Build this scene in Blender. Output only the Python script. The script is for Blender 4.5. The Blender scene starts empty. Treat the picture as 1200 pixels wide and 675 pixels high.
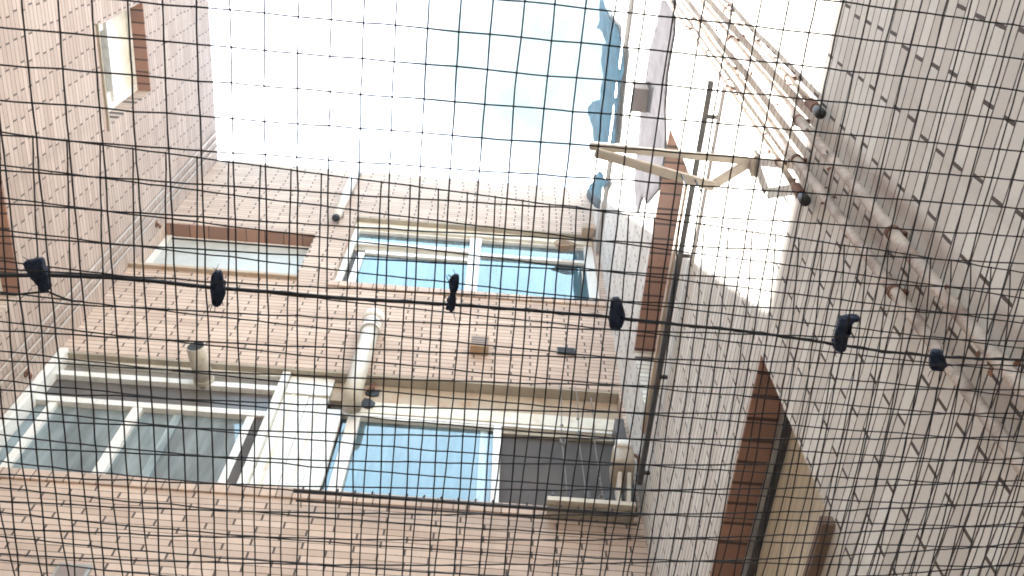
import bpy, bmesh, math, random
from mathutils import Vector, Matrix
random.seed(7)
S = bpy.context.scene
COL = S.collection
CZ = 1.5                                    # eye height above the yard

# ------------------------------------------------------------------ camera
YAW, PITCH, ROLL, F = map(float, (3.32442801, 62.88992, 1.45916847, 1137.345))
cy, sy = math.cos(math.radians(YAW)), math.sin(math.radians(YAW))
cp, sp = math.cos(math.radians(PITCH)), math.sin(math.radians(PITCH))
cr, sr = math.cos(math.radians(ROLL)), math.sin(math.radians(ROLL))
fwd = Vector((sy*cp, cy*cp, sp)); right = Vector((cy, -sy, 0)); up = right.cross(fwd)
cr_right = cr*right + sr*up; cr_up = -sr*right + cr*up
cam_d = bpy.data.cameras.new('camera'); cam = bpy.data.objects.new('camera', cam_d); COL.objects.link(cam)
m = Matrix((cr_right, cr_up, -fwd)).transposed().to_4x4(); m.translation = (0, 0, CZ)
cam.matrix_world = m
cam_d.sensor_width = 36; cam_d.lens = 36*F/1200; cam_d.clip_start = 0.02; cam_d.clip_end = 2000
S.camera = cam

# measured photo points -> real points on the real planes of the place
def ray(px, py):
    return cr_right*((px-600)/F) - cr_up*((py-337.5)/F) + fwd
def on_y(px, py, y): d = ray(px, py); d = d*(y/d.y); return Vector((d.x, d.y, d.z+CZ))
def on_x(px, py, x): d = ray(px, py); d = d*(x/d.x); return Vector((d.x, d.y, d.z+CZ))
def on_z(px, py, z): d = ray(px, py); d = d*((z-CZ)/d.z); return Vector((d.x, d.y, d.z+CZ))

# ------------------------------------------------------------------ materials
def mat(name):
    mt = bpy.data.materials.new(name); mt.use_nodes = True
    nt = mt.node_tree; b = nt.nodes['Principled BSDF']
    return mt, nt, b
def N(nt, t, **kw):
    n = nt.nodes.new(t)
    for k, v in kw.items(): setattr(n, k, v)
    return n
def math_n(nt, op, a, b=None, c=None):
    n = N(nt, 'ShaderNodeMath', operation=op)
    for i, v in enumerate((a, b, c)):
        if v is None: continue
        if isinstance(v, (int, float)): n.inputs[i].default_value = v
        else: nt.links.new(v, n.inputs[i])
    return n.outputs[0]
def mixc(nt, fac, a, b, blend='MIX'):
    n = N(nt, 'ShaderNodeMix', data_type='RGBA', blend_type=blend)
    for s, v in ((n.inputs[0], fac), (n.inputs[6], a), (n.inputs[7], b)):
        if isinstance(v, (int, float)): s.default_value = v
        elif isinstance(v, tuple): s.default_value = (*v[:3], 1)
        else: nt.links.new(v, s)
    return n.outputs[2]
def noise(nt, scale, detail=4, rough=.55, vec=None):
    n = N(nt, 'ShaderNodeTexNoise'); n.inputs['Scale'].default_value = scale
    n.inputs['Detail'].default_value = detail; n.inputs['Roughness'].default_value = rough
    if vec is None: vec = N(nt, 'ShaderNodeTexCoord').outputs['Object']
    nt.links.new(vec, n.inputs['Vector'])
    return n.outputs[0]
def ramp(nt, f, p0, p1):
    n = N(nt, 'ShaderNodeMapRange'); n.inputs['From Min'].default_value = p0; n.inputs['From Max'].default_value = p1
    nt.links.new(f, n.inputs['Value']); return n.outputs['Result']

def plain(name, col, rough=.5, metal=0., var=.18, scale=6., dirt=None, dirt_amt=.0, bump=.0, spec=.5, streak=False):
    mt, nt, b = mat(name)
    f = noise(nt, scale)
    c = mixc(nt, ramp(nt, f, .3, .7), tuple(x*(1-var) for x in col), tuple(min(1, x*(1+var*.5)) for x in col))
    if dirt:
        tc = N(nt, 'ShaderNodeTexCoord'); mp = N(nt, 'ShaderNodeMapping')
        mp.inputs['Scale'].default_value = (7, 7, .9) if streak else (3, 3, 3)
        nt.links.new(tc.outputs['Object'], mp.inputs['Vector'])
        g = noise(nt, 2.2, 6, .62, mp.outputs[0])
        fac = math_n(nt, 'MULTIPLY', ramp(nt, g, .5, .72), dirt_amt)
        c = mixc(nt, fac, c, dirt)
    nt.links.new(c, b.inputs['Base Color'])
    b.inputs['Roughness'].default_value = rough; b.inputs['Metallic'].default_value = metal
    b.inputs['Specular IOR Level'].default_value = spec
    if bump:
        bp = N(nt, 'ShaderNodeBump'); bp.inputs['Strength'].default_value = bump; bp.inputs['Distance'].default_value = .01
        nt.links.new(noise(nt, scale*6, 5), bp.inputs['Height']); nt.links.new(bp.outputs[0], b.inputs['Normal'])
    return mt

def brick(name, axis, L, H, pu, pz, base, joint, mh=.0045, mw=.010, rust=()):  # rust: centres of brown bands, rust runs plus painted contact shadow
    """long clay facing bricks in running bond; axis = horizontal axis of the wall"""
    mt, nt, b = mat(name)
    tc = N(nt, 'ShaderNodeTexCoord'); sx = N(nt, 'ShaderNodeSeparateXYZ')
    nt.links.new(tc.outputs['Object'], sx.inputs[0])
    u0 = sx.outputs[axis]; z0 = sx.outputs[2]
    # hand-laid wobble
    wob = noise(nt, 1.7, 2); wob2 = math_n(nt, 'MULTIPLY', math_n(nt, 'SUBTRACT', wob, .5), .012)
    z = math_n(nt, 'DIVIDE', math_n(nt, 'SUBTRACT', math_n(nt, 'ADD', z0, wob2), pz), H)
    row = math_n(nt, 'FLOOR', z); fz = math_n(nt, 'FRACT', z)
    rw = N(nt, 'ShaderNodeTexWhiteNoise', noise_dimensions='1D'); nt.links.new(row, rw.inputs['W'])
    jit = math_n(nt, 'MULTIPLY', math_n(nt, 'SUBTRACT', rw.outputs[0], .5), .07)
    off = math_n(nt, 'ADD', math_n(nt, 'MULTIPLY', math_n(nt, 'FLOORED_MODULO', row, 2), .5), jit)
    u = math_n(nt, 'ADD', math_n(nt, 'DIVIDE', math_n(nt, 'SUBTRACT', u0, pu), L), off)
    cu = math_n(nt, 'FLOOR', u); fu = math_n(nt, 'FRACT', u)
    # distance to joints in metres
    dz = math_n(nt, 'MULTIPLY', math_n(nt, 'MINIMUM', fz, math_n(nt, 'SUBTRACT', 1, fz)), H)
    du = math_n(nt, 'MULTIPLY', math_n(nt, 'MINIMUM', fu, math_n(nt, 'SUBTRACT', 1, fu)), L)
    en = math_n(nt, 'MULTIPLY', math_n(nt, 'SUBTRACT', noise(nt, 45, 3), .5), .004)
    jz = math_n(nt, 'LESS_THAN', math_n(nt, 'ADD', dz, en), mh/2)
    ju = math_n(nt, 'LESS_THAN', math_n(nt, 'ADD', du, en), mw/2)
    j = math_n(nt, 'MAXIMUM', jz, ju)
    cell = N(nt, 'ShaderNodeCombineXYZ'); nt.links.new(cu, cell.inputs[0]); nt.links.new(row, cell.inputs[1])
    wn = N(nt, 'ShaderNodeTexWhiteNoise', noise_dimensions='2D'); nt.links.new(cell.outputs[0], wn.inputs['Vector'])
    dark = tuple(c*k for c, k in zip(base, (.84, .80, .78))); lite = tuple(min(1, c*1.09) for c in base)
    c = mixc(nt, wn.outputs[0], dark, lite)
    big = noise(nt, .7, 5, .6)
    c = mixc(nt, math_n(nt, 'MULTIPLY', ramp(nt, big, .45, .75), .35), c, tuple(x*.72 for x in base))
    gr = noise(nt, 60, 3); c = mixc(nt, math_n(nt, 'MULTIPLY', ramp(nt, gr, .5, .8), .22), c, tuple(x*.7 for x in base))
    # run-off streaks
    mp = N(nt, 'ShaderNodeMapping'); mp.inputs['Scale'].default_value = (9, 9, .35); nt.links.new(tc.outputs['Object'], mp.inputs['Vector'])
    stn = noise(nt, 1., 5, .6, mp.outputs[0])
    c = mixc(nt, math_n(nt, 'MULTIPLY', ramp(nt, stn, .54, .78), .42), c, (base[0]*.62, base[1]*.60, base[2]*.58))
    for uc in rust:  # rust runs beside the pipes, with their contact shadow painted into the brown
        d_ = math_n(nt, 'ABSOLUTE', math_n(nt, 'SUBTRACT', math_n(nt, 'ADD', u0, math_n(nt, 'MULTIPLY', math_n(nt, 'SUBTRACT', noise(nt, 5, 4), .5), .07)), uc))
        k_ = math_n(nt, 'MULTIPLY', ramp(nt, d_, .055, .01), ramp(nt, noise(nt, 2.2, 5, .65), .32, .62))
        c = mixc(nt, math_n(nt, 'MULTIPLY', k_, .62), c, (.20, .115, .08))
    c = mixc(nt, j, c, joint)
    nt.links.new(c, b.inputs['Base Color']); b.inputs['Roughness'].default_value = .82
    b.inputs['Specular IOR Level'].default_value = .3
    h = math_n(nt, 'ADD', math_n(nt, 'MULTIPLY', math_n(nt, 'SUBTRACT', 1, j), 1.), math_n(nt, 'MULTIPLY', gr, .15))
    bp = N(nt, 'ShaderNodeBump'); bp.inputs['Strength'].default_value = .55; bp.inputs['Distance'].default_value = .006
    nt.links.new(h, bp.inputs['Height']); nt.links.new(bp.outputs[0], b.inputs['Normal'])
    return mt

def strip_brick(name, axis, P, base, joint, w=.012):
    """bricks on edge in one row, a joint every P metres along the axis"""
    mt, nt, b = mat(name)
    tc = N(nt, 'ShaderNodeTexCoord'); sx = N(nt, 'ShaderNodeSeparateXYZ'); nt.links.new(tc.outputs['Object'], sx.inputs[0])
    u = math_n(nt, 'DIVIDE', sx.outputs[axis], P); cu = math_n(nt, 'FLOOR', u); fu = math_n(nt, 'FRACT', u)
    du = math_n(nt, 'MULTIPLY', math_n(nt, 'MINIMUM', fu, math_n(nt, 'SUBTRACT', 1, fu)), P)
    j = math_n(nt, 'LESS_THAN', du, w/2)
    wn = N(nt, 'ShaderNodeTexWhiteNoise', noise_dimensions='1D'); nt.links.new(cu, wn.inputs['W'])
    c = mixc(nt, wn.outputs[0], tuple(x*.8 for x in base), tuple(x*1.12 for x in base))
    c = mixc(nt, math_n(nt, 'MULTIPLY', ramp(nt, noise(nt, 14, 5), .45, .75), .3), c, tuple(x*.65 for x in base))
    c = mixc(nt, j, c, joint); nt.links.new(c, b.inputs['Base Color']); b.inputs['Roughness'].default_value = .85
    bp = N(nt, 'ShaderNodeBump'); bp.inputs['Strength'].default_value = .6; bp.inputs['Distance'].default_value = .006
    nt.links.new(math_n(nt, 'SUBTRACT', 1, j), bp.inputs['Height']); nt.links.new(bp.outputs[0], b.inputs['Normal'])
    return mt

def glass(name, col, ior=1.9, rough=.015, wave=.012):
    mt, nt, b = mat(name)
    tg = N(nt, 'ShaderNodeTexCoord'); mg = N(nt, 'ShaderNodeMapping'); mg.inputs['Scale'].default_value = (4.5, 4.5, .7); nt.links.new(tg.outputs['Object'], mg.inputs['Vector'])
    c = mixc(nt, ramp(nt, noise(nt, 1.3, 5, .6, mg.outputs[0]), .36, .66), tuple(x*.62 for x in col), tuple(x*1.45 for x in col))   # curtain folds and smears behind / on the glass
    nt.links.new(c, b.inputs['Base Color'])
    b.inputs['Roughness'].default_value = rough; b.inputs['IOR'].default_value = ior
    bp = N(nt, 'ShaderNodeBump'); bp.inputs['Strength'].default_value = wave; bp.inputs['Distance'].default_value = .02
    nt.links.new(noise(nt, 3, 2), bp.inputs['Height']); nt.links.new(bp.outputs[0], b.inputs['Normal'])
    return mt

PINK = (.58, .455, .372); JOINT = (.085, .064, .053)
M = {}
M['brick_x'] = brick('facing_brick_back', 0, .342, .0618, -2.971, 6.885, PINK, JOINT, mh=.0062, mw=.015)
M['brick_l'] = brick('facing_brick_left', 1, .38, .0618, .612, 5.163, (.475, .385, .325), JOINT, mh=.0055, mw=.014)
M['brick_r'] = brick('facing_brick_right', 1, .38, .0618, .612, 5.163, (.69, .685, .64), JOINT, mh=.007, mw=.012, rust=(1.185, 1.045))  # rust bands also carry the painted contact shadow of the pipes
M['soffit_x'] = strip_brick('soffit_brick_back', 0, .21, (.36, .20, .135), (.10, .055, .04))
M['soffit_y'] = strip_brick('soffit_brick_side', 1, .125, (.37, .20, .138), (.075, .04, .028), .018)
M['sill_x'] = strip_brick('sill_brick_back', 0, .115, (.55, .42, .34), (.13, .09, .07), .010)
M['white'] = plain('white_paint', (.78, .77, .73), .35, var=.06, dirt=(.45, .40, .32), dirt_amt=.5, streak=True)
M['cream'] = plain('cream_board', (.74, .70, .60), .55, var=.08, dirt=(.5, .38, .24), dirt_amt=.55)
M['tan'] = plain('tan_render', (.47, .385, .29), .8, var=.2, scale=3, dirt=(.36, .17, .08), dirt_amt=.6, bump=.2)
M['greytan'] = plain('grey_tan_render', (.40, .35, .27), .85, var=.15, dirt=(.24, .2, .15), dirt_amt=.5, bump=.2)
M['grey'] = plain('grey_metal', (.42, .42, .41), .45, .4, var=.15, dirt=(.2, .17, .14), dirt_amt=.5)
M['dark'] = plain('dark_metal', (.055, .052, .05), .45, .3, var=.3, dirt=(.2, .13, .08), dirt_amt=.4)
M['gasket'] = plain('black_rubber', (.012, .012, .013), .6)
M['screen'] = plain('insect_screen', (.070, .056, .048), .75, var=.4, scale=2.5)
M['tint'] = plain('brown_film', (.115, .102, .094), .35, var=.35, scale=3.)
M['tint2'] = plain('grey_film', (.24, .228, .21), .35, var=.25, scale=3.)
M['room'] = plain('dim_room', (.10, .095, .09), .9)
M['roof'] = plain('roof_screed', (.35, .34, .32), .9, bump=.3)
M['ground'] = plain('yard_concrete', (.46, .37, .26), .9, var=.25, scale=1.2, dirt=(.16, .14, .12), dirt_amt=.7, bump=.3)
M['blue_glass'] = glass('sky_blue_glass', (.06, .105, .125), 1.95, wave=.03)
M['grey_glass'] = glass('grey_glass', (.175, .215, .225), 1.75)
M['pale_glass'] = glass('frosted_pale_glass', (.43, .46, .45), 1.5, .25)
M['inner'] = glass('stile_behind_glass', (.34, .42, .44), 1.8)
M['tancase'] = plain('tan_plastic', (.40, .33, .25), .5, var=.1, dirt=(.25, .18, .12), dirt_amt=.4)
M['pipe'] = plain('old_pvc_pipe', (.52, .48, .40), .5, var=.12, dirt=(.3, .23, .15), dirt_amt=.6, streak=True)
M['shutter'] = plain('shutter_panel', (.50, .52, .50), .45, var=.08, dirt=(.4, .38, .33), dirt_amt=.3)
M['whitepipe'] = plain('white_pvc', (.76, .74, .70), .4, var=.08, dirt=(.4, .34, .25), dirt_amt=.3)
M['rustpipe'] = plain('rusty_pipe', (.49, .415, .35), .75, var=.35, scale=13, dirt=(.17, .09, .055), dirt_amt=1., bump=.6)
M['conduit'] = plain('dull_conduit', (.38, .31, .255), .7, var=.2, dirt=(.25, .18, .13), dirt_amt=.7, streak=True)
M['rust'] = plain('rust', (.19, .085, .045), .9, var=.4, scale=20, bump=.5)
M['net'] = plain('black_twine', (.012, .013, .018), .7, var=.3, scale=40)
M['cable'] = plain('black_cable', (.014, .015, .022), .55, var=.3, scale=20)
M['navy'] = plain('navy_fabric', (.018, .030, .070), .85, var=.4, scale=30, bump=.6)
M['tarp'] = plain('blue_tarpaulin', (.006, .034, .055), 1., var=.5, scale=5, spec=0., dirt=(.02, .03, .04), dirt_amt=.25, bump=.5)
M['shadow_slab'] = plain('painted_shadow_grey', (.105, .10, .108), 1., var=.25, scale=4, spec=0., dirt=(.13, .125, .13), dirt_amt=.8, streak=True, bump=.4)  # dark tone imitates a shadow cast on the sunlit wall
M['reflection_panel'] = None
M['rack'] = plain('rack_paint', (.52, .47, .41), .6, var=.15, dirt=(.2, .15, .1), dirt_amt=.5)
M['beige'] = plain('beige_plastic', (.58, .52, .42), .45, var=.07, dirt=(.35, .28, .2), dirt_amt=.4)
M['tanbox'] = plain('tan_vent_metal', (.40, .29, .18), .6, var=.25, scale=8, dirt=(.45, .20, .07), dirt_amt=.8)
M['brownbox'] = plain('brown_vent_metal', (.27, .215, .19), .6, var=.2)
M['wood'] = plain('weathered_wood', (.20, .13, .09), .85, var=.35, scale=12, bump=.4)
M['cord'] = plain('grey_cord', (.20, .19, .18), .8)

def ribbed(name, col, axis, P):
    mt, nt, b = mat(name)
    tc = N(nt, 'ShaderNodeTexCoord'); sx = N(nt, 'ShaderNodeSeparateXYZ'); nt.links.new(tc.outputs['Object'], sx.inputs[0])
    fr = math_n(nt, 'FRACT', math_n(nt, 'DIVIDE', sx.outputs[axis], P))
    j = math_n(nt, 'LESS_THAN', fr, .13)
    c = mixc(nt, ramp(nt, noise(nt, 3), .35, .7), tuple(x*.86 for x in col), col)
    c = mixc(nt, j, c, tuple(x*.6 for x in col)); nt.links.new(c, b.inputs['Base Color']); b.inputs['Roughness'].default_value = .5
    bp = N(nt, 'ShaderNodeBump'); bp.inputs['Distance'].default_value = .005; nt.links.new(fr, bp.inputs['Height']); nt.links.new(bp.outputs[0], b.inputs['Normal'])
    return mt
M['reflection_panel'] = ribbed('ribbed_reflection', (.60, .54, .41), 2, .06)  # ribbed beige paints in the opposite wall as mirrored by the glass
M['boards'] = ribbed('white_boards', (.76, .76, .73), 0, .29)

# ------------------------------------------------------------------ object helpers
def link(o, parent=None):
    COL.objects.link(o)
    if parent is not None: o.parent = parent
    return o
def tag(o, label, cat, group=None, kind=None):
    if label: o['label'] = label
    if cat: o['category'] = cat
    if group: o['group'] = group
    if kind: o['kind'] = kind
    return o
def thing(name, label, cat, group=None, loc=(0, 0, 0)):
    o = bpy.data.objects.new(name, None); o.empty_display_size = .2; link(o)
    o.location = loc
    return tag(o, label, cat, group)

class MB:
    """collects shapes, builds ONE mesh object"""
    def __init__(s): s.bm = bmesh.new()
    def box(s, x0, x1, y0, y1, z0, z1, bev=0.):
        b = bmesh.new() if bev else s.bm
        v = [b.verts.new(p) for p in ((x0,y0,z0),(x1,y0,z0),(x1,y1,z0),(x0,y1,z0),(x0,y0,z1),(x1,y0,z1),(x1,y1,z1),(x0,y1,z1))]
        for f in ((0,3,2,1),(4,5,6,7),(0,1,5,4),(1,2,6,5),(2,3,7,6),(3,0,4,7)): b.faces.new([v[i] for i in f])
        if bev:
            bmesh.ops.bevel(b, geom=list(b.edges), offset=bev, segments=2, affect='EDGES', profile=.6)
            s.merge(b)
        return s
    def merge(s, b):
        me = bpy.data.meshes.new('tmp'); b.to_mesh(me); b.free(); s.bm.from_mesh(me); bpy.data.meshes.remove(me)
    def quad(s, pts): s.bm.faces.new([s.bm.verts.new(p) for p in pts]); return s
    def tube(s, pts, r, n=10, cap=True, hollow=0.):
        pts = [Vector(p) for p in pts]; rings = []; prev = None
        rr = r if isinstance(r, (list, tuple)) else [r]*len(pts)
        for i, p in enumerate(pts):
            t = (pts[min(i+1, len(pts)-1)] - pts[max(i-1, 0)]).normalized()
            if prev is None:
                a = t.orthogonal().normalized()
            else:
                a = prev - t*prev.dot(t)
                a = a.normalized() if a.length > 1e-6 else t.orthogonal().normalized()
            prev = a; b_ = t.cross(a)
            rings.append([s.bm.verts.new(p + (a*math.cos(2*math.pi*k/n) + b_*math.sin(2*math.pi*k/n))*rr[i]) for k in range(n)])
        for A, B in zip(rings, rings[1:]):
            for k in range(n): s.bm.faces.new((A[k], A[(k+1) % n], B[(k+1) % n], B[k]))
        if cap:
            s.bm.faces.new(rings[0][::-1]); s.bm.faces.new(rings[-1])
        return s
    def prism(s, pts, off, bev=.0, sub=0):
        """closed outline of 3D points, extruded by vector off"""
        b = bmesh.new(); off = Vector(off)
        f = b.faces.new([b.verts.new(p) for p in pts])
        r = bmesh.ops.extrude_face_region(b, geom=[f])
        bmesh.ops.translate(b, verts=[e for e in r['geom'] if isinstance(e, bmesh.types.BMVert)], vec=off)
        bmesh.ops.recalc_face_normals(b, faces=b.faces)
        if bev: bmesh.ops.bevel(b, geom=list(b.edges), offset=bev, segments=2, affect='EDGES')
        s.merge(b); return s
    def build(s, name, mt, parent=None, smooth=False, crumple=0., seed=0):
        bmesh.ops.recalc_face_normals(s.bm, faces=s.bm.faces)
        me = bpy.data.meshes.new(name); s.bm.to_mesh(me); s.bm.free()
        if smooth:
            for p in me.polygons: p.use_smooth = True
        me.materials.append(mt); o = bpy.data.objects.new(name, me)
        return link(o, parent)

def smooth_by_angle(o):
    for p in o.data.polygons: p.use_smooth = True
    for e in o.data.edges: pass
    return o

# ------------------------------------------------------------------ measured planes (m)
D, XL, XR = 4.6, -3.63, 1.255
TOP = 12.03 + CZ
def Z(v): return v + CZ                      # heights measured from the eye

def wall_part(parent, name, mt, u0, u1, z0, z1, holes, to3d, thick=.30):
    us = sorted({u0, u1, *[h[0] for h in holes], *[h[1] for h in holes]}); zs = sorted({z0, z1, *[h[2] for h in holes], *[h[3] for h in holes]})
    us = [u for u in us if u0 <= u <= u1]; zs = [z for z in zs if z0 <= z <= z1]
    def solid(i, k):
        if i < 0 or k < 0 or i >= len(us)-1 or k >= len(zs)-1: return False
        a, b = (us[i]+us[i+1])/2, (zs[k]+zs[k+1])/2
        return not any(h[0] < a < h[1] and h[2] < b < h[3] for h in holes)
    mb = MB(); T = thick
    for i in range(len(us)-1):
        for k in range(len(zs)-1):
            if not solid(i, k): continue
            a, b, c, d = us[i], us[i+1], zs[k], zs[k+1]
            mb.quad([to3d(a, 0, c), to3d(b, 0, c), to3d(b, 0, d), to3d(a, 0, d)])
            mb.quad([to3d(a, T, c), to3d(b, T, c), to3d(b, T, d), to3d(a, T, d)])
            if not solid(i-1, k): mb.quad([to3d(a, 0, c), to3d(a, T, c), to3d(a, T, d), to3d(a, 0, d)])
            if not solid(i+1, k): mb.quad([to3d(b, 0, c), to3d(b, T, c), to3d(b, T, d), to3d(b, 0, d)])
            if not solid(i, k-1): mb.quad([to3d(a, 0, c), to3d(b, 0, c), to3d(b, T, c), to3d(a, T, c)])
            if not solid(i, k+1): mb.quad([to3d(a, 0, d), to3d(b, 0, d), to3d(b, T, d), to3d(a, T, d)])
    bmesh.ops.remove_doubles(mb.bm, verts=mb.bm.verts, dist=1e-5)
    return mb.build(name, mt, parent)

# ------------------------------------------------------------------ ground
g = MB(); g.quad([(-150, -150, 0), (150, -150, 0), (150, 150, 0), (-150, 150, 0)])
tag(g.build('ground', M['ground']), 'grey concrete yard floor between the brick buildings', None, kind='structure')

# ================================================================== BACK BUILDING
back = thing('apartment_building', 'pink brick building across the yard with blue glass windows and white frames', 'building', loc=(0, 0, 0))
H_LOW = (-3.627, 1.225, Z(5.555), Z(7.16))
H_UP = (-1.585, 1.205, Z(8.83), Z(10.55))
H_SH = (-3.625, -1.955, Z(8.86), Z(9.95))
wall_part(back, 'wall', M['brick_x'], XL-.30, XR+.30, 0, TOP, [H_LOW, H_UP, H_SH], lambda u, d, z: (u, D+d, z))
MB().quad([(XL-.3, D+.30, TOP-.2), (XR+6, D+.30, TOP-.2), (XR+6, 14, TOP-.2), (XL-.3, 14, TOP-.2)]).build('roof', M['roof'], back)
def room_box(x0, x1, y0, y1, z0, z1, parent, skip):
    b = MB(); q = {'x0': [(x0,y0,z0),(x0,y1,z0),(x0,y1,z1),(x0,y0,z1)], 'x1': [(x1,y0,z0),(x1,y1,z0),(x1,y1,z1),(x1,y0,z1)],
         'y0': [(x0,y0,z0),(x1,y0,z0),(x1,y0,z1),(x0,y0,z1)], 'y1': [(x0,y1,z0),(x1,y1,z0),(x1,y1,z1),(x0,y1,z1)],
         'z0': [(x0,y0,z0),(x1,y0,z0),(x1,y1,z0),(x0,y1,z0)], 'z1': [(x0,y0,z1),(x1,y0,z1),(x1,y1,z1),(x0,y1,z1)]}
    for k, v in q.items():
        if k != skip: b.quad(v)
    bmesh.ops.remove_doubles(b.bm, verts=b.bm.verts, dist=1e-5)
    b.build('room_interior', M['room'], parent)
for h in (H_LOW, H_UP, H_SH): room_box(h[0], h[1], D+.301, D+1.3, h[2], h[3], back, 'y0')

# --- window with the pale shutter, left, middle storey
sh = MB()
x0, x1, z0, z1 = H_SH
sh.box(x0+.002, x0+.07, D+.14, D+.20, z0, z1-.02, .004)
sh.box(x1-.05, x1-.002, D+.14, D+.20, z0, z1-.02, .004)
sh.box(x0+.072, x1-.052, D+.15, D+.20, z1-.055, z1-.022, .003)
sh = sh.build('window', M['white'], back); sh['label'] = 'window closed by a pale flat shutter under a brown brick soffit'
MB().box(x0+.073, x1-.053, D+.165, D+.185, z0, z1-.075).build('shutter', M['shutter'], sh)
MB().box(x0+.074, x1-.054, D+.150, D+.186, z1-.0745, z1-.056).build('gasket', M['gasket'], sh)
MB().box(x0+.003, x1-.003, D+.001, D+.20, z1-.018, z1-.003).build('soffit', M['soffit_x'], back)
MB().box(x0+.002, x1+.03, D-.045, D+.15, z0-.055, z0-.005, .006).build('sill', M['tan'], back)

# --- upper window (blue glass)
x0, x1, z0, z1 = H_UP
Y0, Y1 = D+.085, D+.15
wf = MB()
wf.box(x0+.002, x0+.068, Y0, Y1, z0+.002, Z(10.38), .004)                   # jamb
wf.box(x1-.105, x1-.002, Y0, Y1, z0+.002, Z(10.38), .004)
wf.box(x0+.069, -.232, Y0+.004, Y1, Z(9.985), Z(10.075), .004)              # transom left
wf.box(-.092, x1-.106, Y0+.006, Y1, Z(9.93), Z(10.0), .004)                 # transom right
wf.box(-.228, -.096, Y0-.006, Y1, z0+.003, Z(10.379), .004)                 # mullion
wf.box(-1.455, -1.38, Y0+.02, Y1, z0+.003, Z(9.80), .004)                   # sash stile
wf.box(-1.379, -.232, Y0+.02, Y1, Z(9.79), Z(9.86), .004)                   # sash head
wf.box(x0+.069, x1-.106, Y0+.008, Y1, Z(10.345), Z(10.379), .003)
wf = wf.build('window', M['white'], back); wf['label'] = 'wide window of pale blue glass with a top light and white frame'
p = MB(); p.box(x0+.07, -.23, Y1-.02, Y1-.012, Z(10.07), Z(10.35)); p.box(-.10, x1-.10, Y1-.02, Y1-.012, Z(9.99), Z(10.35)); p.build('top_light', M['blue_glass'], wf)
p = MB(); p.box(-1.385, -.225, Y1-.018, Y1-.010, z0+.002, Z(9.80)); p.build('pane', M['blue_glass'], wf)
p = MB(); p.box(-.10, x1-.10, Y1-.026, Y1-.018, z0+.002, Z(9.94)); p.build('pane', M['blue_glass'], wf)
MB().box(x0+.069, -1.456, Y1-.012, Y1-.004, z0+.003, Z(9.98)).build('insect_screen', M['screen'], wf)
MB().box(x0+.07, -.231, Y0+.03, Y1-.002, Z(9.865), Z(9.98), .003).build('roller_box', M['greytan'], wf)
MB().box(x0+.002, x1-.002, D+.06, Y1+.02, Z(10.382), z1-.03, .004).build('header_board', M['cream'], back)
MB().box(x0+.003, x1-.003, D+.002, D+.14, z1-.028, z1-.004).build('soffit', M['greytan'], back)
MB().box(x0-.03, x1+.02, D-.022, D+.08, z0-.105, z0-.006, .006).build('sill', M['sill_x'], back)

# --- long lower strip: sill, soffit, header
x0, x1, z0, z1 = H_LOW
MB().box(x0+.002, x1-.002, D-.018, D+.07, z0-.112, z0-.005, .006).build('sill', M['sill_x'], back)
MB().box(x0+.002, x1-.004, D+.002, D+.22, z1-.026, z1-.004).build('soffit', M['greytan'], back)
MB().box(-1.244, x1-.004, D+.10, D+.20, Z(6.86), z1-.03, .005).build('header_board', M['tan'], back)
MB().box(-1.10, x1-.006, D+.085, D+.18, Z(6.70), Z(6.857), .005).build('header_board', M['cream'], back)

# --- lower left glazed bay
b0, b1 = x0+.004, -1.63
Y0 = D+.06
wf = MB()
wf.box(b0, b0+.075, D-.03, D+.14, z0+.004, Z(7.17), .012)                    # left post (proud of the wall)
wf.box(-1.70, -1.63, D+.02, D+.14, z0+.004, Z(7.14), .012)                   # right post
for za, zb in ((7.10, 7.155), (6.885, 6.955), (6.505, 6.575)):
    wf.box(b0+.076, -1.701, Y0, D+.13, Z(za), Z(zb), .005)
wf.box(-3.44, -3.375, Y0+.012, D+.13, z0+.005, Z(6.503), .004)
wf.box(-2.772, -2.69, Y0+.004, D+.13, z0+.005, Z(6.503), .004)
wf.box(-1.855, -1.792, Y0+.012, D+.13, z0+.005, Z(6.503), .004)
wf = wf.build('window', M['white'], back); wf['label'] = 'glazed bay in a white frame with dark tinted upper band and grey panes'
yy = D+.11
for a, b_ in ((-3.545, -3.442), (-3.374, -2.773), (-2.688, -1.856)):
    MB().box(a, b_, yy, yy+.008, z0+.005, Z(6.502)).build('pane', M['grey_glass'], wf)
MB().box(-1.791, -1.702, yy-.03, yy+.008, z0+.006, Z(6.502)).build('insect_screen', M['screen'], wf)
MB().box(b0+.077, -1.702, yy, yy+.01, Z(6.577), Z(6.883)).build('tinted_band', M['tint'], wf)
MB().box(b0+.077, -1.702, yy-.004, yy+.01, Z(6.958), Z(7.098)).build('tinted_band', M['tint2'], wf)
MB().box(-2.44, -2.375, yy-.006, yy-.001, z0+.006, Z(6.50)).build('inner_stile', M['inner'], wf)

# --- white boarding between the two lower windows
wb = MB()
wb.box(-1.626, -1.42, D+.075, D+.13, z0+.004, Z(6.86), .004); wb.box(-1.417, -1.25, D+.082, D+.13, z0+.004, Z(6.86), .004); wb.box(-1.247, -1.107, D+.075, D+.13, z0+.004, Z(6.695), .004)
wb.box(-1.626, -1.247, D+.06, D+.15, Z(6.865), Z(7.12), .004)
wb = wb.build('white_boarding', M['white'], back)
MB().box(-1.56, -1.535, D+.06, D+.074, z0+.004, Z(6.85), .003).build('cover_strip', M['cream'], wb); MB().box(-1.33, -1.315, D+.07, D+.081, z0+.004, Z(6.85), .003).build('cover_strip', M['cream'], wb)

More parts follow.
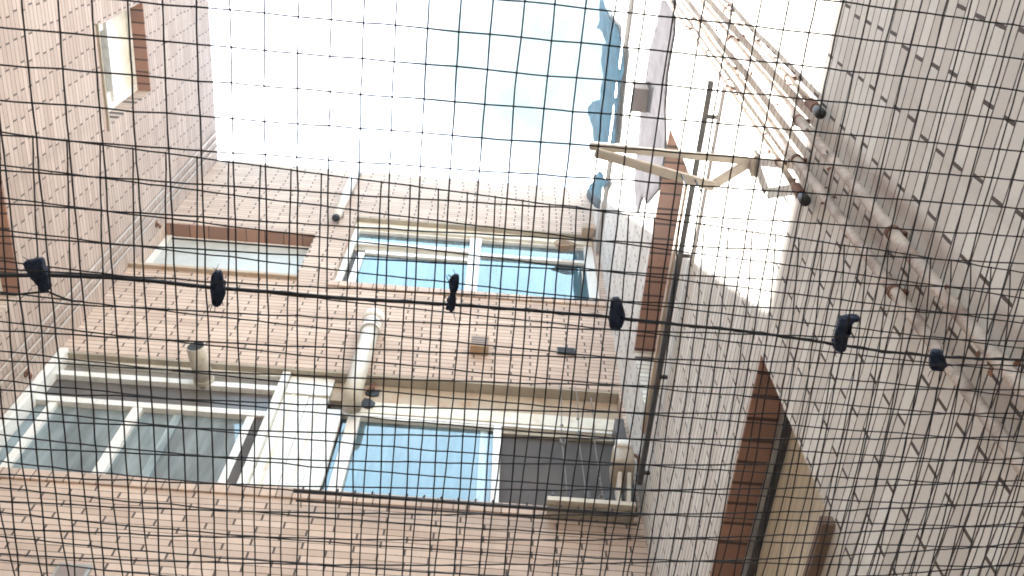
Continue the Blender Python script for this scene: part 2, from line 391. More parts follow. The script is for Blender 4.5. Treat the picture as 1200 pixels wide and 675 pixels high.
# --- lower right window
Y0, Y1 = D+.09, D+.16
wf = MB()
wf.box(-1.055, -.955, Y0, Y1, z0+.004, Z(6.66), .004)
wf.box(.150, .214, Y0, Y1, z0+.004, Z(6.66), .004)
wf.box(-1.104, x1-.082, Y0+.004, Y1, Z(6.662), Z(6.697), .004)
wf.box(-.954, .149, Y0+.01, Y1, Z(6.64), Z(6.66), .003)
wf = wf.build('window', M['white'], back); wf['label'] = 'window with one big blue pane beside a dark open screen'
MB().box(-1.10, -1.056, Y1-.02, Y1-.012, z0+.004, Z(6.66)).build('pane', M['blue_glass'], wf)
MB().box(-.954, .149, Y1-.02, Y1-.012, z0+.004, Z(6.639)).build('pane', M['blue_glass'], wf)
MB().box(.045, .105, Y1-.024, Y1-.0205, z0+.006, Z(6.63)).build('inner_stile', M['inner'], wf)
MB().box(.215, x1-.082, Y1-.03, Y1-.02, z0+.005, Z(6.56)).build('insect_screen', M['screen'], wf)
MB().box(.215, x1-.082, Y0+.01, Y1-.03, Z(6.565), Z(6.60), .003).build('roller_track', M['greytan'], wf); MB().box(.215, x1-.082, Y0+.02, Y1-.032, Z(6.625), Z(6.66), .003).build('roller_track', M['greytan'], wf)
ch = MB(); ch.box(x1-.08, x1-.004, D-.05, D+.14, z0+.01, Z(6.68), .006); ch.build('dark_corner_post', M['dark'], back)

# small louvred opening low on the wall (only its top is in view)
lv = MB(); a = on_y(70, 663, D); b_ = on_y(108, 668, D)
lv.box(a.x, b_.x, D-.03, D-.004, a.z-.32, a.z, .004)
lv = lv.build('wall_vent', M['grey'], back)
MB().box(a.x+.02, b_.x-.02, D-.036, D-.031, a.z-.31, a.z-.03).build('louvre', M['brownbox'], lv)

# square tan vent and flat dark vent
v = MB(); v.box(-.105, .065, D-.10, D-.002, Z(7.60), Z(7.80), .008); v = v.build('vent_cowl', M['tanbox'], back); v['label'] = 'square tan vent cowl with rusty lower lip'
[MB().box(-.095, .055, D-.108, D-.101, Z(7.62+.04*k), Z(7.64+.04*k)).build('louvre', M['brownbox'], v) for k in range(4)]
v = MB(); v.box(.70, .87, D-.022, D-.002, Z(7.72), Z(7.83), .003); v = v.build('vent_grille', M['dark'], back)
[MB().box(.71, .86, D-.028, D-.023, Z(7.73+.024*k), Z(7.742+.024*k)).build('louvre', M['gasket'], v) for k in range(4)]

# ================================================================== LEFT BUILDING
left = thing('apartment_building', 'pink brick side building with one small recessed window high up', 'building')
HL1 = (2.162, 3.075, Z(8.71), Z(9.87)); HL2 = (2.2, 3.80, Z(5.62), Z(6.71))
wall_part(left, 'wall', M['brick_l'], -9, D, 0, TOP, [HL1, HL2], lambda u, d, z: (XL-d, u, z))
MB().quad([(XL-.30, -9, TOP-.2), (XL-.30, D+.3, TOP-.2), (XL-9, D+.3, TOP-.2), (XL-9, -9, TOP-.2)]).build('roof', M['roof'], left)
for u0, u1, z0, z1 in (HL1, HL2): room_box(XL-1.2, XL-.301, u0, u1, z0, z1, left, 'x1')
for (u0, u1, z0, z1), lab in ((HL1, 'small white framed window under a brown brick soffit'), (HL2, 'window of which only the brown brick soffit shows')):
    w = MB(); xa, xb = XL-.19, XL-.13
    w.box(xa, xb, u0+.002, u0+.07, z0+.002, z1-.02, .004); w.box(xa, xb, u1-.07, u1-.002, z0+.002, z1-.02, .004)
    zm = z0+(z1-z0)*.43
    w.box(xa, xb, u0+.071, u1-.071, z1-.07, z1-.02, .004); w.box(xa, xb, u0+.071, u1-.071, z0+.002, z0+.09, .004)
    w.box(xa, xb+.008, u0+.071, u1-.071, zm, zm+.07, .004)
    w.box(xa-.02, xb-.02, u0+.071, u0+.15, z0+.091, zm-.001, .004); w.box(xa-.02, xb-.02, u1-.17, u1-.071, z0+.091, zm-.001, .004)
    w = w.build('window', M['white'], left); w['label'] = lab
    MB().box(xa-.005, xa+.003, u0+.14, u1-.16, z0+.09, zm).build('pane', M['grey_glass'], w)
    MB().box(xa+.015, xa+.023, u0+.07, u1-.07, zm+.07, z1-.07).build('upper_panel', M['cream'], w)
    MB().box(XL-.21, XL-.001, u0+.003, u1-.003, z1-.018, z1-.003).build('soffit', M['soffit_y'], left)
    MB().box(XL-.13, XL+.02, u0-.03, u1+.05, z0-.03, z0-.004, .004).build('sill', M['greytan'], left)

# ================================================================== RIGHT BUILDING
rightb = thing('apartment_building', 'beige brick side building close on the right with rusty downpipes and a sunlit upper wall', 'building')
HR1 = (2.16, 4.10, Z(2.65), Z(3.77)); HR2 = (2.11, 4.02, Z(5.86), Z(6.92))
wall_part(rightb, 'wall', M['brick_r'], -9, D, 0, TOP, [HR1, HR2], lambda u, d, z: (XR+d, u, z))
MB().quad([(XR+.30, -9, TOP-.2), (XR+.30, D+.3, TOP-.2), (XR+9, D+.3, TOP-.2), (XR+9, -9, TOP-.2)]).build('roof', M['roof'], rightb)
for u0, u1, z0, z1 in (HR1, HR2): room_box(XR+.301, XR+1.2, u0, u1, z0, z1, rightb, 'x0')
for n, (u0, u1, z0, z1) in enumerate((HR1, HR2)):
    w = MB(); xa, xb = XR+.175, XR+.23
    w.box(xa, xb, u0+.002, u0+.05, z0+.002, z1-.022, .004); w.box(xa, xb, u1-.05, u1-.002, z0+.002, z1-.022, .004)
    w.box(xa-.008, xb, u0+.051, u1-.051, z1-.085, z1-.022, .004); w.box(xa, xb, u0+.051, u1-.051, z0+.002, z0+.06, .004)
    w = w.build('window', M['dark'] if n == 0 else M['white'], rightb)
    w['label'] = ('window with the reflected brick wall painted on its ribbed pane and black head rail', 'sunlit window under a brown brick soffit')[n]
    MB().box(xa+.02, xa+.03, u0+.05, u1-.05, z0+.06, z1-.085).build('reflection_panel' if n == 0 else 'pane', M['reflection_panel'] if n == 0 else M['pale_glass'], w)  # lower window: pane coloured as the reflection of the opposite wall
    if n == 0: MB().box(xa-.03, xa-.009, u0+.01, u1-.01, z1-.06, z1-.022, .003).build('head_rail', M['grey'], w)
    MB().box(XR+.001, XR+.21, u0+.003, u1-.003, z1-.018, z1-.003).build('soffit', M['soffit_y'], rightb)
    MB().box(XR-.045, XR+.17, u0-.02, u1+.06, z0-.05, z0-.004, .006).build('sill', M['wood'] if n == 0 else M['tan'], rightb)
MB().box(XR-.05, XR-.002, .9, D-.01, Z(10.02), Z(10.13), .006).build('ledge', M['grey'], rightb)
MB().box(XR-.03, XR-.002, .9, D-.01, Z(10.36), Z(10.42), .006).build('ledge', M['grey'], rightb)

# ================================================================== pipes, vents, fittings on the back wall
t = thing('flue_pipe', 'short grey flue pipe with an open dark mouth above the glazed bay', 'pipe')
p0 = on_y(240, 449, D+.09); p1 = on_y(229, 405, 4.30)
ax = (p1-p0).normalized()
o = MB().tube([p0, p0.lerp(p1, .5), p1], .078, 24, cap=False).build('pipe', M['pipe'], t, True)
sm = o.modifiers.new('wall', 'SOLIDIFY'); sm.thickness = .006
MB().tube([p1-ax*.05, p1-ax*.012], .071, 24).build('dark_mouth', M['gasket'], t)
MB().tube([p0+ax*.03, p0+ax*.06], .088, 24).build('collar', M['pipe'], t, False)

t = thing('vent_stack', 'off-white vertical vent pipe with a bell cap in front of the facade', 'pipe')
pb = on_y(413, 462, 4.49); pt = on_y(437, 376, 4.49); xm = (pb.x+pt.x)/2
MB().tube([(xm, 4.62, pb.z-.02), (xm, 4.53, pb.z-.02), (xm, 4.50, pb.z+.01), (xm, 4.49, pb.z+.07), (xm, 4.49, pt.z-.15)], .078, 24).build('pipe', M['pipe'], t, True)
for k in range(3): MB().tube([(xm, 4.49, pt.z-.20+.06*k), (xm, 4.49, pt.z-.17+.06*k)], .094-.004*k, 24).build('collar', M['whitepipe'], t)
MB().tube([(xm, 4.49, pt.z-.03), (xm, 4.49, pt.z+.0), (xm, 4.49, pt.z+.07), (xm, 4.49, pt.z+.12), (xm, 4.49, pt.z+.15)], [.085, .105, .10, .075, .03], 24).build('bell_cap', M['whitepipe'], t, True)

# torn black seal beside the stack
t = thing('torn_seal', 'torn black rubber seal hanging beside the vent stack', 'seal')
def flap(pts, y, th, mt, parent, name):
    P = [on_y(px, py, y) for px, py in pts]
    return MB().prism(P, (0, th, 0), .002).build(name, mt, parent)
flap([(421, 474), (427, 466), (434, 467), (440, 472), (438, 476), (431, 478)], D+.07, .012, M['gasket'], t, 'lower_flap')
flap([(428, 459), (433, 456), (438, 457), (446, 456), (444, 463), (437, 464), (429, 462)], D+.085, .012, M['gasket'], t, 'upper_flap')
flap([(430, 457), (434, 451), (440, 447), (439, 455)], D+.06, .02, M['rust'], t, 'rusty_clip')

t = thing('downpipe', 'short white rainwater downpipe between roof edge and upper window', 'pipe')
MB().tube([(-1.785, D-.075, TOP-.02), (-1.785, D-.075, Z(10.30))], .052, 18).build('pipe', M['whitepipe'], t, True)
MB().tube([(-1.785, D-.075, Z(10.297)), (-1.785, D-.075, Z(10.26))], .045, 18).build('dark_outlet', M['gasket'], t)
for z in (10.45, 11.2, 11.85): MB().box(-1.845, -1.725, D-.085, D-.002, Z(z), Z(z+.03), .004).build('clamp', M['grey'], t)

# coil of tan hose on the head of the upper window
cc = on_y(663, 287, D-.02)
mb = MB()
for k in range(5):
    r = .055+.008*k; yk = D+.03-.02*k
    mb.tube([(cc.x + (r+.012*math.sin(3*a_+k))*1.35*math.cos(a_), yk+.012*math.sin(2*a_), cc.z-.02+r*.8*math.sin(a_)) for a_ in [2*math.pi*q/28 for q in range(29)]], .010, 7, cap=False)
tag(mb.build('hose_coil', M['tanbox'], None, True), 'coil of tan hose hung on the header of the upper window', 'hose')
bx = MB(); q = on_y(690, 273, D-.02); bx.box(q.x-.09, q.x+.05, D-.12, D-.002, q.z-.08, q.z+.07, .012); bx.box(q.x+.055, q.x+.13, D-.10, D-.002, q.z-.06, q.z+.03, .008)
tag(bx.build('junction_box', M['tanbox']), 'small yellowish junction box at the right end above the upper window', 'junction box')

# railing, laundry shelf and pulleys at the lower right window
t = thing('window_rail', 'thin dark metal rail with small hooks along the sill of the lower right window', 'rail')
a = on_y(345, 573, 4.44); b_ = on_y(748, 606, 4.44)
zr = (a.z+b_.z)/2
MB().tube([(a.x, 4.44, zr), (b_.x, 4.44, zr)], .015, 10).build('top_rail', M['dark'], t, True)
MB().tube([(a.x+.02, 4.50, zr-.03), (b_.x, 4.50, zr-.03)], .008, 8).build('lower_rail', M['dark'], t, True)
n = 20
for k in range(n):
    x = a.x + (b_.x-a.x)*(k+.5)/n
    MB().tube([(x, 4.44, zr+.012), (x, 4.43, zr+.025), (x+.004, 4.42, zr+.03)], .007, 6).build('hook', M['dark'], t, True)
for x in (a.x+.05, (a.x+b_.x)/2, b_.x-.05): MB().box(x-.004, x+.004, 4.44, D-.024, zr-.016, zr-.006).build('bracket', M['greytan'], t)

t = thing('laundry_shelf', 'narrow white slatted laundry shelf under the dark window opening', 'shelf')
a = on_y(641, 585, 4.46); b_ = on_y(745, 597, 4.46); zs = (a.z+b_.z)/2
MB().box(a.x, b_.x, 4.43, 4.47, zs-.02, zs+.025, .005).build('front_board', M['beige'], t)
MB().box(a.x+.005, b_.x, 4.474, D-.02, zs-.02, zs-.005, .003).build('shelf_board', M['greytan'], t)
for k in range(4):
    x = a.x+.04+.13*k
    MB().box(x-.012, x+.012, 4.425, 4.475, zs+.027, zs+.10, .005).build('peg', M['dark'], t)

cords = [((655, 450), (664, 583), .30, 'hanging grey cord with a knot and loop, leftmost in front of the dark screen'),
         ((678, 452), (681, 586), .22, 'hanging grey cord with two knots, second from the left before the dark screen'),
         ((698, 466), (699, 588), .72, 'hanging grey cord with a low knot, next to the beige unit')]
for (pa, pb_, kf, lab) in cords:
    a = on_y(*pa, 4.47); b_ = on_y(*pb_, 4.47)
    x = (a.x+b_.x)/2; za, zb = a.z, b_.z
    mb = MB(); mb.tube([(x+.008*math.sin(9*f_), 4.47+.006*math.cos(7*f_), za+(zb-za)*f_) for f_ in [i/14 for i in range(15)]], .005, 6)
    zk = za+(zb-za)*(kf+.25)
    mb.tube([(x+.022*math.cos(q), 4.465, zk+.03*math.sin(q)) for q in [2*math.pi*i/12 for i in range(13)]], .007, 6, cap=False)
    mb.tube([(x, 4.46, zk-.055), (x, 4.46, zk-.04), (x, 4.46, zk-.03)], [.008, .016, .008], 8)
    mb.tube([(x, 4.47, zk+.20), (x, 4.47, zk+.215), (x, 4.47, zk+.23)], [.007, .015, .007], 8)
    tag(mb.build('hanging_cord', M['cord'], None, True), lab, 'cord', 'laundry cords before the dark screen')

t = thing('outdoor_unit', 'rounded beige casing on two white brackets at the right end of the shelf', 'appliance')
zb = Z(5.70); q0 = on_z(722, 578, zb); q1 = on_z(721, 541, zb); qr = on_z(747, 541, zb); top = on_y(733, 519, q1.y)
hw = MB(); bb = bmesh.new()
X0, X1, YA, YB, ZA, ZB = q1.x, qr.x, q1.y, min(q0.y, D-.06), zb, top.z
hw.box(X0, X1, YA, YB, ZA, ZB, .045); hw.build('casing', M['tancase'], t, True)
MB().box(X0+.02, X1-.02, YA-.02, YA+.05, ZB-.05, ZB+.03, .018).build('hood', M['whitepipe'], t, True)
for xx in (X0+.03, X1-.06): MB().prism([(xx, YB, ZA-.004), (xx, YA+.08, ZA-.004), (xx, YB+.0, ZA-.22)], (.03, 0, 0), .003).build('bracket', M['white'], t)
MB().tube([(X1+.01, YA+.06, ZB-.06), (X1+.035, YA+.06, ZB-.10), (X1+.03, YA+.10, ZB-.2)], .014, 8).build('valve', M['rust'], t, True)

# ================================================================== left corner conduits
for k, (yy, lab) in enumerate(((4.20, 'thin beige conduit, the outermost of three running up the left brick corner'), (4.30, 'thin beige conduit, middle of three running up the left brick corner'), (4.40, 'thin beige conduit, the closest of three to the back wall corner'))):
    mb = MB(); mb.tube([(XL+.018, yy, 0), (XL+.018, yy, TOP-.02)], .012, 10)
    o = mb.build('conduit', M['conduit'], None, True); tag(o, lab, 'conduit', 'conduits in the left corner')
for (px, py), lab in (((30, 437), 'dark rusty wall hook low on the left brick wall'), ((183, 263), 'dark rusty wall hook beside the left corner conduits, level with the shuttered window')):
    q = on_x(px, py, XL); mb = MB(); mb.tube([(XL, q.y, q.z), (XL+.03, q.y, q.z), (XL+.05, q.y+.01, q.z-.02), (XL+.045, q.y+.03, q.z-.035)], .014, 8); mb.tube([(XL+.001, q.y, q.z), (XL+.012, q.y, q.z)], .035, 10)
    tag(mb.build('wall_hook', M['rust'], None, False), lab, 'hook')

# ================================================================== right wall pipes
def downpipe(y, r, zlo, lab, cap, seed):
    t = thing('rusty_downpipe', lab, 'pipe', 'rusty pipes on the right wall')
    rnd = random.Random(seed); x = XR-r-.022
    zz = zlo; pts = []
    while zz < TOP-.02: pts.append((x+rnd.uniform(-.003, .003), y+rnd.uniform(-.004, .004), zz)); zz += .45
    pts.append((x, y, TOP-.02))
    MB().tube(pts, r, 14).build('pipe', M['rustpipe'], t, True)
    if cap:
        MB().tube([(x, y, zlo+.02), (x, y, zlo-.01), (x, y, zlo-.05), (x, y, zlo-.07)], [r*1.1, .021, .022, .012], 12).build('end_cap', M['gasket'], t, True)
        MB().tube([(x, y, zlo+.02), (x, y, zlo+.10)], r*1.6, 12).build('rusty_sleeve', M['rust'], t)
    zz = max(zlo, 1.2)+rnd.uniform(.2, .5)
    while zz < TOP-.4:
        c = MB(); c.tube([(x, y, zz), (x, y, zz+.018)], r+.004, 14); c.box(x+r*.5, XR-.001, y-.008, y+.008, zz+.001, zz+.017); c.build('clamp', M['rust'], t)
        zz += rnd.uniform(1.1, 1.5)
    fl = MB()
    for k in range(26):
        zf = rnd.uniform(max(zlo, 1.5), 8); an = rnd.uniform(0, 6.28); s_ = rnd.uniform(.006, .016)
        cx, cyy = x+math.cos(an)*r, y+math.sin(an)*r
        fl.tube([(cx, cyy, zf), (cx+math.cos(an)*s_, cyy+math.sin(an)*s_, zf-s_*.6), (cx+math.cos(an)*s_*1.4, cyy+math.sin(an)*s_*1.2, zf-s_*1.9)], [.002, s_*.45, .001], 5)
    fl.build('rust_flakes', M['rust'], t)['kind'] = 'stuff'
downpipe(1.335, .013, Z(3.60), 'thin capped conduit on the right wall beside the drying rack, inside the two downpipes', True, 1)
downpipe(1.235, .019, 0.0, 'full height rusty downpipe nearer the windows of the right wall', False, 2)
downpipe(1.095, .020, 0.0, 'full height rusty downpipe farther from the windows of the right wall', False, 3)
downpipe(1.00, .013, Z(3.66), 'thin capped conduit on the right wall, outside the two downpipes', True, 4)

# long dark rail under the upper right window
t = thing('wall_rail', 'long dark horizontal metal rail along the right wall below the brown soffit', 'rail')
zr = Z(5.52)
MB().box(XR-.082, XR-.045, 1.39, 4.30, zr-.022, zr+.022, .006).build('rail', M['dark'], t)
for yk in (1.6, 2.5, 3.4, 4.2): MB().box(XR-.044, XR-.002, yk-.012, yk+.012, zr-.010, zr+.010, .003).build('bracket', M['dark'], t)

# drying rack: triangular beige frame sticking out over the yard
t = thing('drying_rack', 'beige triangular folding laundry bracket sticking out from the sunlit right wall', 'laundry rack')
zk = Z(4.50)
A = on_z(691, 172, zk); A2 = on_z(697, 177, zk); Bp = on_z(866, 187, zk); Cp = on_z(836, 217, zk); Dp = on_z(880, 190, zk)
def bar(a, b, w, h, name):
    a, b = Vector(a), Vector(b); d = (b-a).normalized(); s_ = d.cross(Vector((0, 0, 1))).normalized()*w/2
    mb = MB(); mb.prism([a-s_, a+s_, b+s_, b-s_], (0, 0, h), .004); return mb.build(name, M['rack'], t)
bar(A, Dp, .034, .03, 'long_arm'); bar(A2+Vector((0, 0, -.032)), Cp+Vector((0, 0, -.032)), .045, .03, 'slanting_arm'); bar(Cp+Vector((.0, 0, -.002)), Dp+Vector((0, 0, -.002)), .05, .028, 'end_arm')
MB().box(XR-.022, XR-.002, Dp.y-.05, Dp.y+.06, zk-.05, zk+.05, .005).build('wall_plate', M['rack'], t)
for k in range(2):
    q = on_z(800+16*k, 207+6*k, zk-.05); MB().tube([q+Vector((0, 0, .02)), q, q+Vector((0, 0, -.12))], .006, 6).build('hook', M['dark'], t)

# brown vent box in the sun
bx = MB(); bx.box(XR-.138, XR-.002, 2.155, 2.36, Z(8.10), Z(8.33), .008)
bx = bx.build('vent_box', M['brownbox']); tag(bx, 'small square brown vent box on the sunlit upper right wall', 'vent')
MB().box(XR-.15, XR-.13, 2.145, 2.37, Z(8.085), Z(8.10), .003).build('front_lip', M['dark'], bx)

# blue tarpaulins, and a grey slab whose shape and colour stand for a cast shadow
def torn(name, pts, x, th, mt, label, cat, amp, seed, group=None):
    P = [on_x(px, py, x) for px, py in pts]
    ys = [p.y for p in P]; zs = [p.z for p in P]
    step = .10; rnd = random.Random(seed); ph = [rnd.uniform(0, 6) for _ in range(6)]
    def inside(y, z):
        c = False; j = len(P)-1
        for i in range(len(P)):
            if (P[i].z > z) != (P[j].z > z) and y < (P[j].y-P[i].y)*(z-P[i].z)/(P[j].z-P[i].z)+P[i].y: c = not c
            j = i
        return c
    b = bmesh.new()
    f = b.faces.new([b.verts.new(p) for p in P])
    bmesh.ops.triangulate(b, faces=[f])
    for _ in range(5):
        long_e = [e for e in b.edges if e.calc_length() > step]
        if not long_e: break
        bmesh.ops.subdivide_edges(b, edges=long_e, cuts=1); bmesh.ops.triangulate(b, faces=list(b.faces))
    for v in b.verts:
        y, z = v.co.y, v.co.z
        v.co.x -= amp*(.5+.5*math.sin(7*y+ph[0]+2*math.sin(3*z+ph[1]))) + amp*.5*math.sin(19*y+5*z+ph[2])
    me = bpy.data.meshes.new(name); b.to_mesh(me); b.free()
    for p_ in me.polygons: p_.use_smooth = True
    me.materials.append(mt); o = link(bpy.data.objects.new(name, me))
    sd = o.modifiers.new('thickness', 'SOLIDIFY'); sd.thickness = th; sd.offset = 0
    return tag(o, label, cat, group)
torn('tarpaulin', [(704, 0), (702, 10), (704, 22), (701, 33), (708, 38), (716, 40), (712, 48), (707, 56), (705, 70), (708, 90), (707, 108), (703, 117), (694, 120), (689, 128), (689, 136), (695, 136), (697, 146), (700, 158), (698, 166), (706, 167), (722, 168), (724, 150), (726, 125), (728, 100), (730, 80), (733, 62), (728, 52), (722, 42), (724, 30), (716, 22), (709, 12), (707, 0)], XR-.035, .010, M['tarp'], 'long torn blue tarpaulin strip along the top of the right wall', 'tarpaulin', .014, 3)
torn('tarpaulin', [(703, 200), (697, 206), (695, 214), (689, 222), (688, 232), (694, 238), (702, 245), (706, 236), (709, 222), (714, 214), (708, 206)], XR-.035, .010, M['tarp'], 'small blue tarpaulin scrap beside the corner of the right wall and back wall', 'tarpaulin', .014, 5)
torn('wall_shadow', [(791, 0), (775, 0), (771, 20), (769, 46), (761, 58), (759, 96), (751, 130), (748, 165), (744, 196), (743, 215), (745, 240), (747, 252), (751, 236), (754, 230), (758, 239), (765, 230), (772, 222), (775, 205), (779, 185), (780, 168), (779, 130), (782, 86), (790, 40), (791, 20)], XR-.008, .003, M['shadow_slab'], 'grey slab painted as a ragged cast shadow on the sunlit right wall', 'wall_shadow', .002, 9)

# ================================================================== nets
NET_A = [[0.11039, 0.51576, 0.99341], [0.62577, 0.02282, 0.0893], [-0.02824, -0.00642, -0.00295], [-0.02072, 0.001, -0.00331], [0.00051, 0.34487, -0.0689], [-0.01668, -0.00703, -0.0011], [0.00071, -0.01291, 0.00269], [0.00237, -0.00572, 0.0015], [0.0044, 0.00085, 0.00049], [-0.00262, 0.00086, -0.00057]]
NET_B = [[0.09976, 0.71192, 1.00258], [0.65155, 0.06402, 0.08493], [-0.01541, -0.01145, -2e-05], [-0.00909, 0.00192, -0.00175], [-0.01166, 0.34734, -0.07122], [-0.0072, -0.00816, 0.00055], [0.01481, -0.01569, 0.00536], [-0.01198, -0.01434, 0.00107], [-0.03017, -0.00166, -0.00419], [0.00614, -0.00771, 0.00246]]
def net_point(C, i, j):
    u, v = (i-8)/10., (j-18)/20.
    u2, v2 = max(-2.2, min(1.6, u)), max(-1.5, min(1.8, v))
    p = Vector((0, 0, CZ)); k = 0
    for a in range(4):
        for b in range(4-a):
            w = (u**a*v**b) if a+b <= 1 else (u2**a*v2**b)
            p += Vector(C[k])*w; k += 1
    return p
def make_net(C, i0, i1, j0, j1, r, seed, name, label):
    rnd = random.Random(seed); nodes = {}
    for i in range(i0, i1+1):
        for j in range(j0, j1+1):
            p = net_point(C, i, j)
            nodes[i, j] = p + Vector((rnd.gauss(0, .00035), rnd.gauss(0, .00035), rnd.gauss(0, .0005)))
    mb = MB()
    def strand(keys):
        pts = []
        for a, b in zip(keys, keys[1:]):
            A, B = nodes[a], nodes[b]; pts.append(A)
            pts.append(A.lerp(B, .5) + Vector((rnd.gauss(0, .0002), rnd.gauss(0, .0002), -.0003+rnd.gauss(0, .0002))))
        pts.append(nodes[keys[-1]]); mb.tube(pts, r, 5)
    for i in range(i0, i1+1): strand([(i, j) for j in range(j0, j1+1)])
    for j in range(j0, j1+1): strand([(i, j) for i in range(i0, i1+1)])
    for p in nodes.values():                                    # knots
        mb.tube([p+Vector((0, 0, -r*1.9)), p, p+Vector((0, 0, r*1.9))], [r*.7, r*1.85, r*.7], 6)
    return tag(mb.build(name, M['net'], None, True), label, 'net')
make_net(NET_A, -10, 24, -10, 54, .00094, 11, 'safety_net', 'black square-mesh net spread over the whole yard including the open sky')
make_net(NET_B, 0, 22, -9, 50, .0009, 12, 'safety_net', 'second black square-mesh net overlapping the lower part, tied along the thick cable')

# cable below the nets and the fabric ties on it
def net_z(px, py, S0=1.13, a=.15, b=-.2):
    d = ray(px, py); t_ = S0/(d.z-a*d.x-b*d.y); p = d*t_; return Vector((p.x, p.y, p.z+CZ))
CAB = [(-150, 316), (-60, 320), (0, 322.7), (60, 322.5), (127, 325), (180, 329.5), (247, 337), (330, 343), (400, 349.5), (475, 353.5), (553, 358.5), (630, 364.5), (710, 371), (800, 381), (855, 386), (910, 393), (970, 402), (1033, 411.5), (1100, 418), (1150, 420.5), (1200, 421.7), (1300, 424)]
cp_ = [net_z(px, py, 1.115) for px, py in CAB]
mb = MB(); rad = [.0026-.0010*min(1, max(0, k/(len(CAB)-1))) for k in range(len(CAB))]
mb.tube(cp_, rad, 8)
tw = []
for k, p_ in enumerate(cp_[:-1]):
    for s_ in range(6):
        f_ = s_/6; tw.append(p_.lerp(cp_[k+1], f_) + Vector((0, .0022*math.cos((k*6+s_)*1.1), .0022*math.sin((k*6+s_)*1.1))))
mb.tube(tw, .0007, 5)
tag(mb.build('support_cable', M['cable'], None, True), 'thick black cable sagging across the yard under the nets', 'cable')

TIES = [([(24.4, 309.5), (35, 307.5), (46.4, 305.5), (48.5, 312), (50.5, 319), (54, 331), (57, 342), (46.4, 345.4), (44, 338), (41.5, 332), (37, 327), (33.4, 322.6), (29, 316)], 'wide torn dark blue fabric tie, flared at its top, at the cable left end'),
        ([(247.5, 321.5), (253, 320), (258, 321.5), (260, 334), (263, 346), (260, 354), (256.7, 361.5), (252, 361), (248, 359), (247, 348), (246, 338)], 'leaf-shaped dark blue fabric tie over the pale shuttered window'),
        ([(526, 330), (529, 326.5), (533, 324), (537, 325), (538, 332), (537, 339), (534, 345), (533, 355), (532, 366.7), (525.7, 366.7), (526, 355), (527.7, 342), (525.5, 336)], 'narrow dark blue fabric tie with a knotted head over the upper blue window'),
        ([(717, 354), (722, 352), (728, 353.5), (731, 363), (733.5, 372), (731, 380), (728, 386.5), (721, 387.5), (714.5, 386), (714, 378), (715, 371), (715.5, 362)], 'broad bell-shaped dark fabric tie in front of the right corner'),
        ([(986, 375), (991, 374), (995.6, 373), (1002, 373), (1008, 372), (1008.7, 375.5), (1004, 377), (1000.5, 379.5), (997, 390), (994.6, 398), (993.5, 406), (992, 413), (986, 414), (980, 413), (979.4, 404), (979.6, 396), (982, 388), (984, 381)], 'long black fabric tie with a loose tail sticking out before the right wall'),
        ([(1093, 415.5), (1098, 414), (1103, 414), (1105, 417), (1110, 422), (1109.5, 427), (1113, 430), (1109, 431.5), (1107, 436), (1099, 435.5), (1091.5, 434.8), (1091.5, 425)], 'short square black fabric tie at the right end of the cable')]
for k, (pts, lab) in enumerate(TIES):
    P = [net_z(px, py, 1.106) for px, py in pts]
    rnd = random.Random(20+k)
    mb = MB(); mb.prism([p_ + Vector((0, 0, rnd.uniform(-.002, .002))) for p_ in P], (0, 0, .011), .0016)
    c0 = sum(P, Vector())/len(P); top = min(P, key=lambda p_: (p_-c0).dot(P[0]-c0)*-1); near = min(cp_, key=lambda p_: (p_-c0).length)
    d0 = (cp_[min(len(cp_)-1, cp_.index(near)+1)] - cp_[max(0, cp_.index(near)-1)]).normalized()
    foot = near + d0*((c0-near).dot(d0)); wdt = .0105
    for q in range(3):
        ctr = foot + d0*(-.0032+.0032*q)
        e1 = Vector((0, 0, 1)); e2 = d0.cross(e1).normalized()
        mb.tube([ctr + e2*(.0055*math.cos(a_)) + e1*(.010*math.sin(a_)+.003) + d0*rnd.uniform(-.001, .001) for a_ in [2*math.pi*h/14 for h in range(15)]], .0021, 6, cap=False)
    for q in range(5):
        p_ = rnd.choice(P); dv = (p_-c0).normalized()
        mb.tube([p_-dv*.002, p_+dv*rnd.uniform(.002, .005), p_+dv*rnd.uniform(.004, .009)+Vector((rnd.uniform(-.004, .004), rnd.uniform(-.004, .004), -.002))], [.0006, .0005, .0003], 4)
    tag(mb.build('fabric_tie', M['navy'], None, True), lab, 'tie', 'fabric ties on the cable')
mb = MB(); mb.tube([net_z(px, py, 1.11) for px, py in ((-20, 344.5), (0, 344.5), (18, 345.5), (30, 344), (46, 342.5), (57, 342), (66, 346), (76, 350), (84, 352.5), (98, 353.5))], .0012, 6)
tag(mb.build('loose_string', M['net'], None, True), 'loose black string pulled out of the net by the leftmost tie', 'string')

# ================================================================== light
hz = MB(); hz.box(-16, 14, -12, 16, -1, 14.6)  # scattering volume added to imitate lens glare near the sky
hm = bpy.data.materials.new('glare_veil'); hm.use_nodes = True; hn = hm.node_tree; hn.nodes.remove(hn.nodes['Principled BSDF'])
pv = N(hn, 'ShaderNodeVolumePrincipled'); pv.inputs['Color'].default_value = (.97, .98, 1, 1); pv.inputs['Density'].default_value = .0055; pv.inputs['Anisotropy'].default_value = .35
hn.links.new(pv.outputs[0], hn.nodes['Material Output'].inputs['Volume'])
tag(hz.build('glare_veil', hm), 'thin air volume added for a veil of lens glare in the light well', None, kind='stuff')
el = math.atan2(8.2, math.hypot(4.885, 2.645)); rot = math.atan2(-4.885, 2.645)
w = bpy.data.worlds.new('World'); S.world = w; w.use_nodes = True
nt = w.node_tree; bg = nt.nodes['Background']
sky = N(nt, 'ShaderNodeTexSky', sky_type='NISHITA'); sky.sun_disc = False
sky.sun_elevation = el; sky.sun_rotation = rot; sky.air_density = 1.0; sky.dust_density = 2.2; sky.ozone_density = 1.0
tc = N(nt, 'ShaderNodeTexCoord')
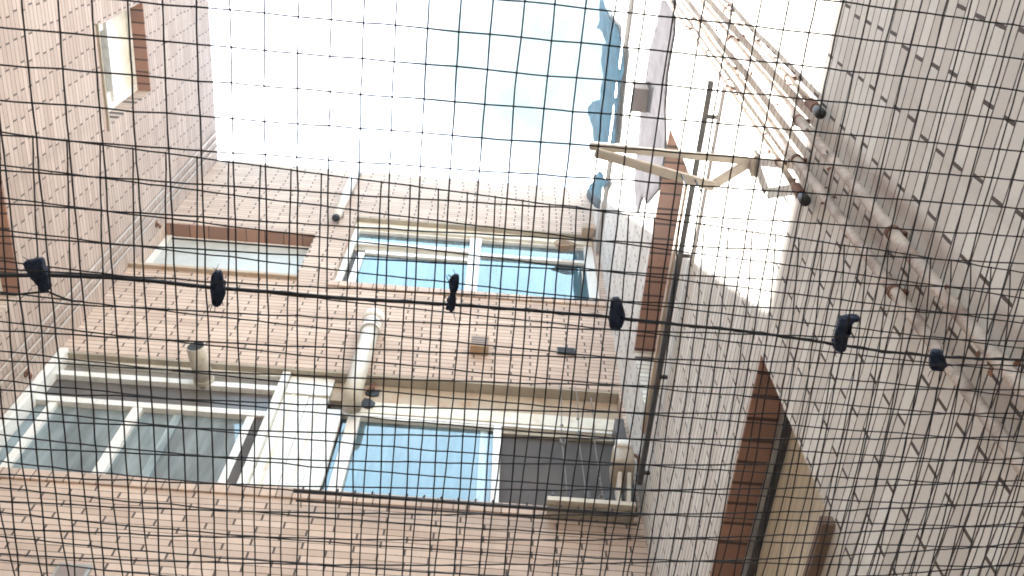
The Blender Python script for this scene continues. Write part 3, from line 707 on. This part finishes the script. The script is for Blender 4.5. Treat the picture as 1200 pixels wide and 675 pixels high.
mp = N(nt, 'ShaderNodeMapping'); mp.inputs['Scale'].default_value = (1.6, 1.6, 1.0); mp.inputs['Location'].default_value = (.35, .1, .0)
nt.links.new(tc.outputs['Generated'], mp.inputs['Vector'])
cl = noise(nt, 2.3, 7, .6, mp.outputs[0])
fac = ramp(nt, cl, .36, .60)
c = mixc(nt, fac, sky.outputs[0], (7.9, 8.5, 9.9))
sp = N(nt, 'ShaderNodeSeparateXYZ'); nt.links.new(tc.outputs['Generated'], sp.inputs[0])
wob = math_n(nt, 'MULTIPLY', math_n(nt, 'SUBTRACT', cl, .5), .3)
behind = ramp(nt, math_n(nt, 'ADD', sp.outputs[1], wob), -.22, -.42)            # thin blue mist on the other half of the sky
c = mixc(nt, math_n(nt, 'MULTIPLY', behind, math_n(nt, 'ADD', .62, math_n(nt, 'MULTIPLY', ramp(nt, noise(nt, 4., 5, .6, tc.outputs['Generated']), .62, .42), .36))), c, (3.6, 5.9, 7.6))
low = ramp(nt, math_n(nt, 'ADD', sp.outputs[2], math_n(nt, 'MULTIPLY', wob, .5)), .78, .50)   # unseen low sky dimmed to lower the light on the upper facade
c = mixc(nt, low, c, mixc(nt, .72, c, (.4, .5, .62)))
dt = N(nt, 'ShaderNodeVectorMath', operation='DOT_PRODUCT'); nt.links.new(tc.outputs['Generated'], dt.inputs[0]); dt.inputs[1].default_value = (.0414, .2289, .9726)
gap = ramp(nt, math_n(nt, 'ADD', dt.outputs['Value'], math_n(nt, 'MULTIPLY', math_n(nt, 'SUBTRACT', noise(nt, 11., 5, .6, tc.outputs['Generated']), .5), .018)), .9895, 1.003)   # a thinner place in the cloud
gap = math_n(nt, 'SUBTRACT', 1, math_n(nt, 'POWER', math_n(nt, 'SUBTRACT', 1, gap), 3.))
c = mixc(nt, gap, c, (.72, 1.08, 1.13)); nt.links.new(c, bg.inputs['Color'])
bg.inputs['Strength'].default_value = .12
sd = bpy.data.lights.new('sun', 'SUN'); so = bpy.data.objects.new('sun', sd); link(so)
sd.energy = 5.0; sd.angle = math.radians(.55); sd.color = (1, .965, .91)
so.rotation_euler = Vector((-4.885, 2.645, 8.2)).to_track_quat('Z', 'Y').to_euler()
so.location = (-8, 6, 18)

S.view_settings.view_transform = 'Standard'; S.view_settings.look = 'None'; S.view_settings.gamma = 1
S.view_settings.use_curve_mapping = False; S.view_settings.exposure = 2.80
S.render.engine = 'CYCLES'
try:
    S.cycles.filter_width = 1.8; S.cycles.use_denoising = True; S.cycles.max_bounces = 10; S.cycles.diffuse_bounces = 7; S.cycles.glossy_bounces = 5
    S.cycles.sample_clamp_indirect = 10
except Exception: pass
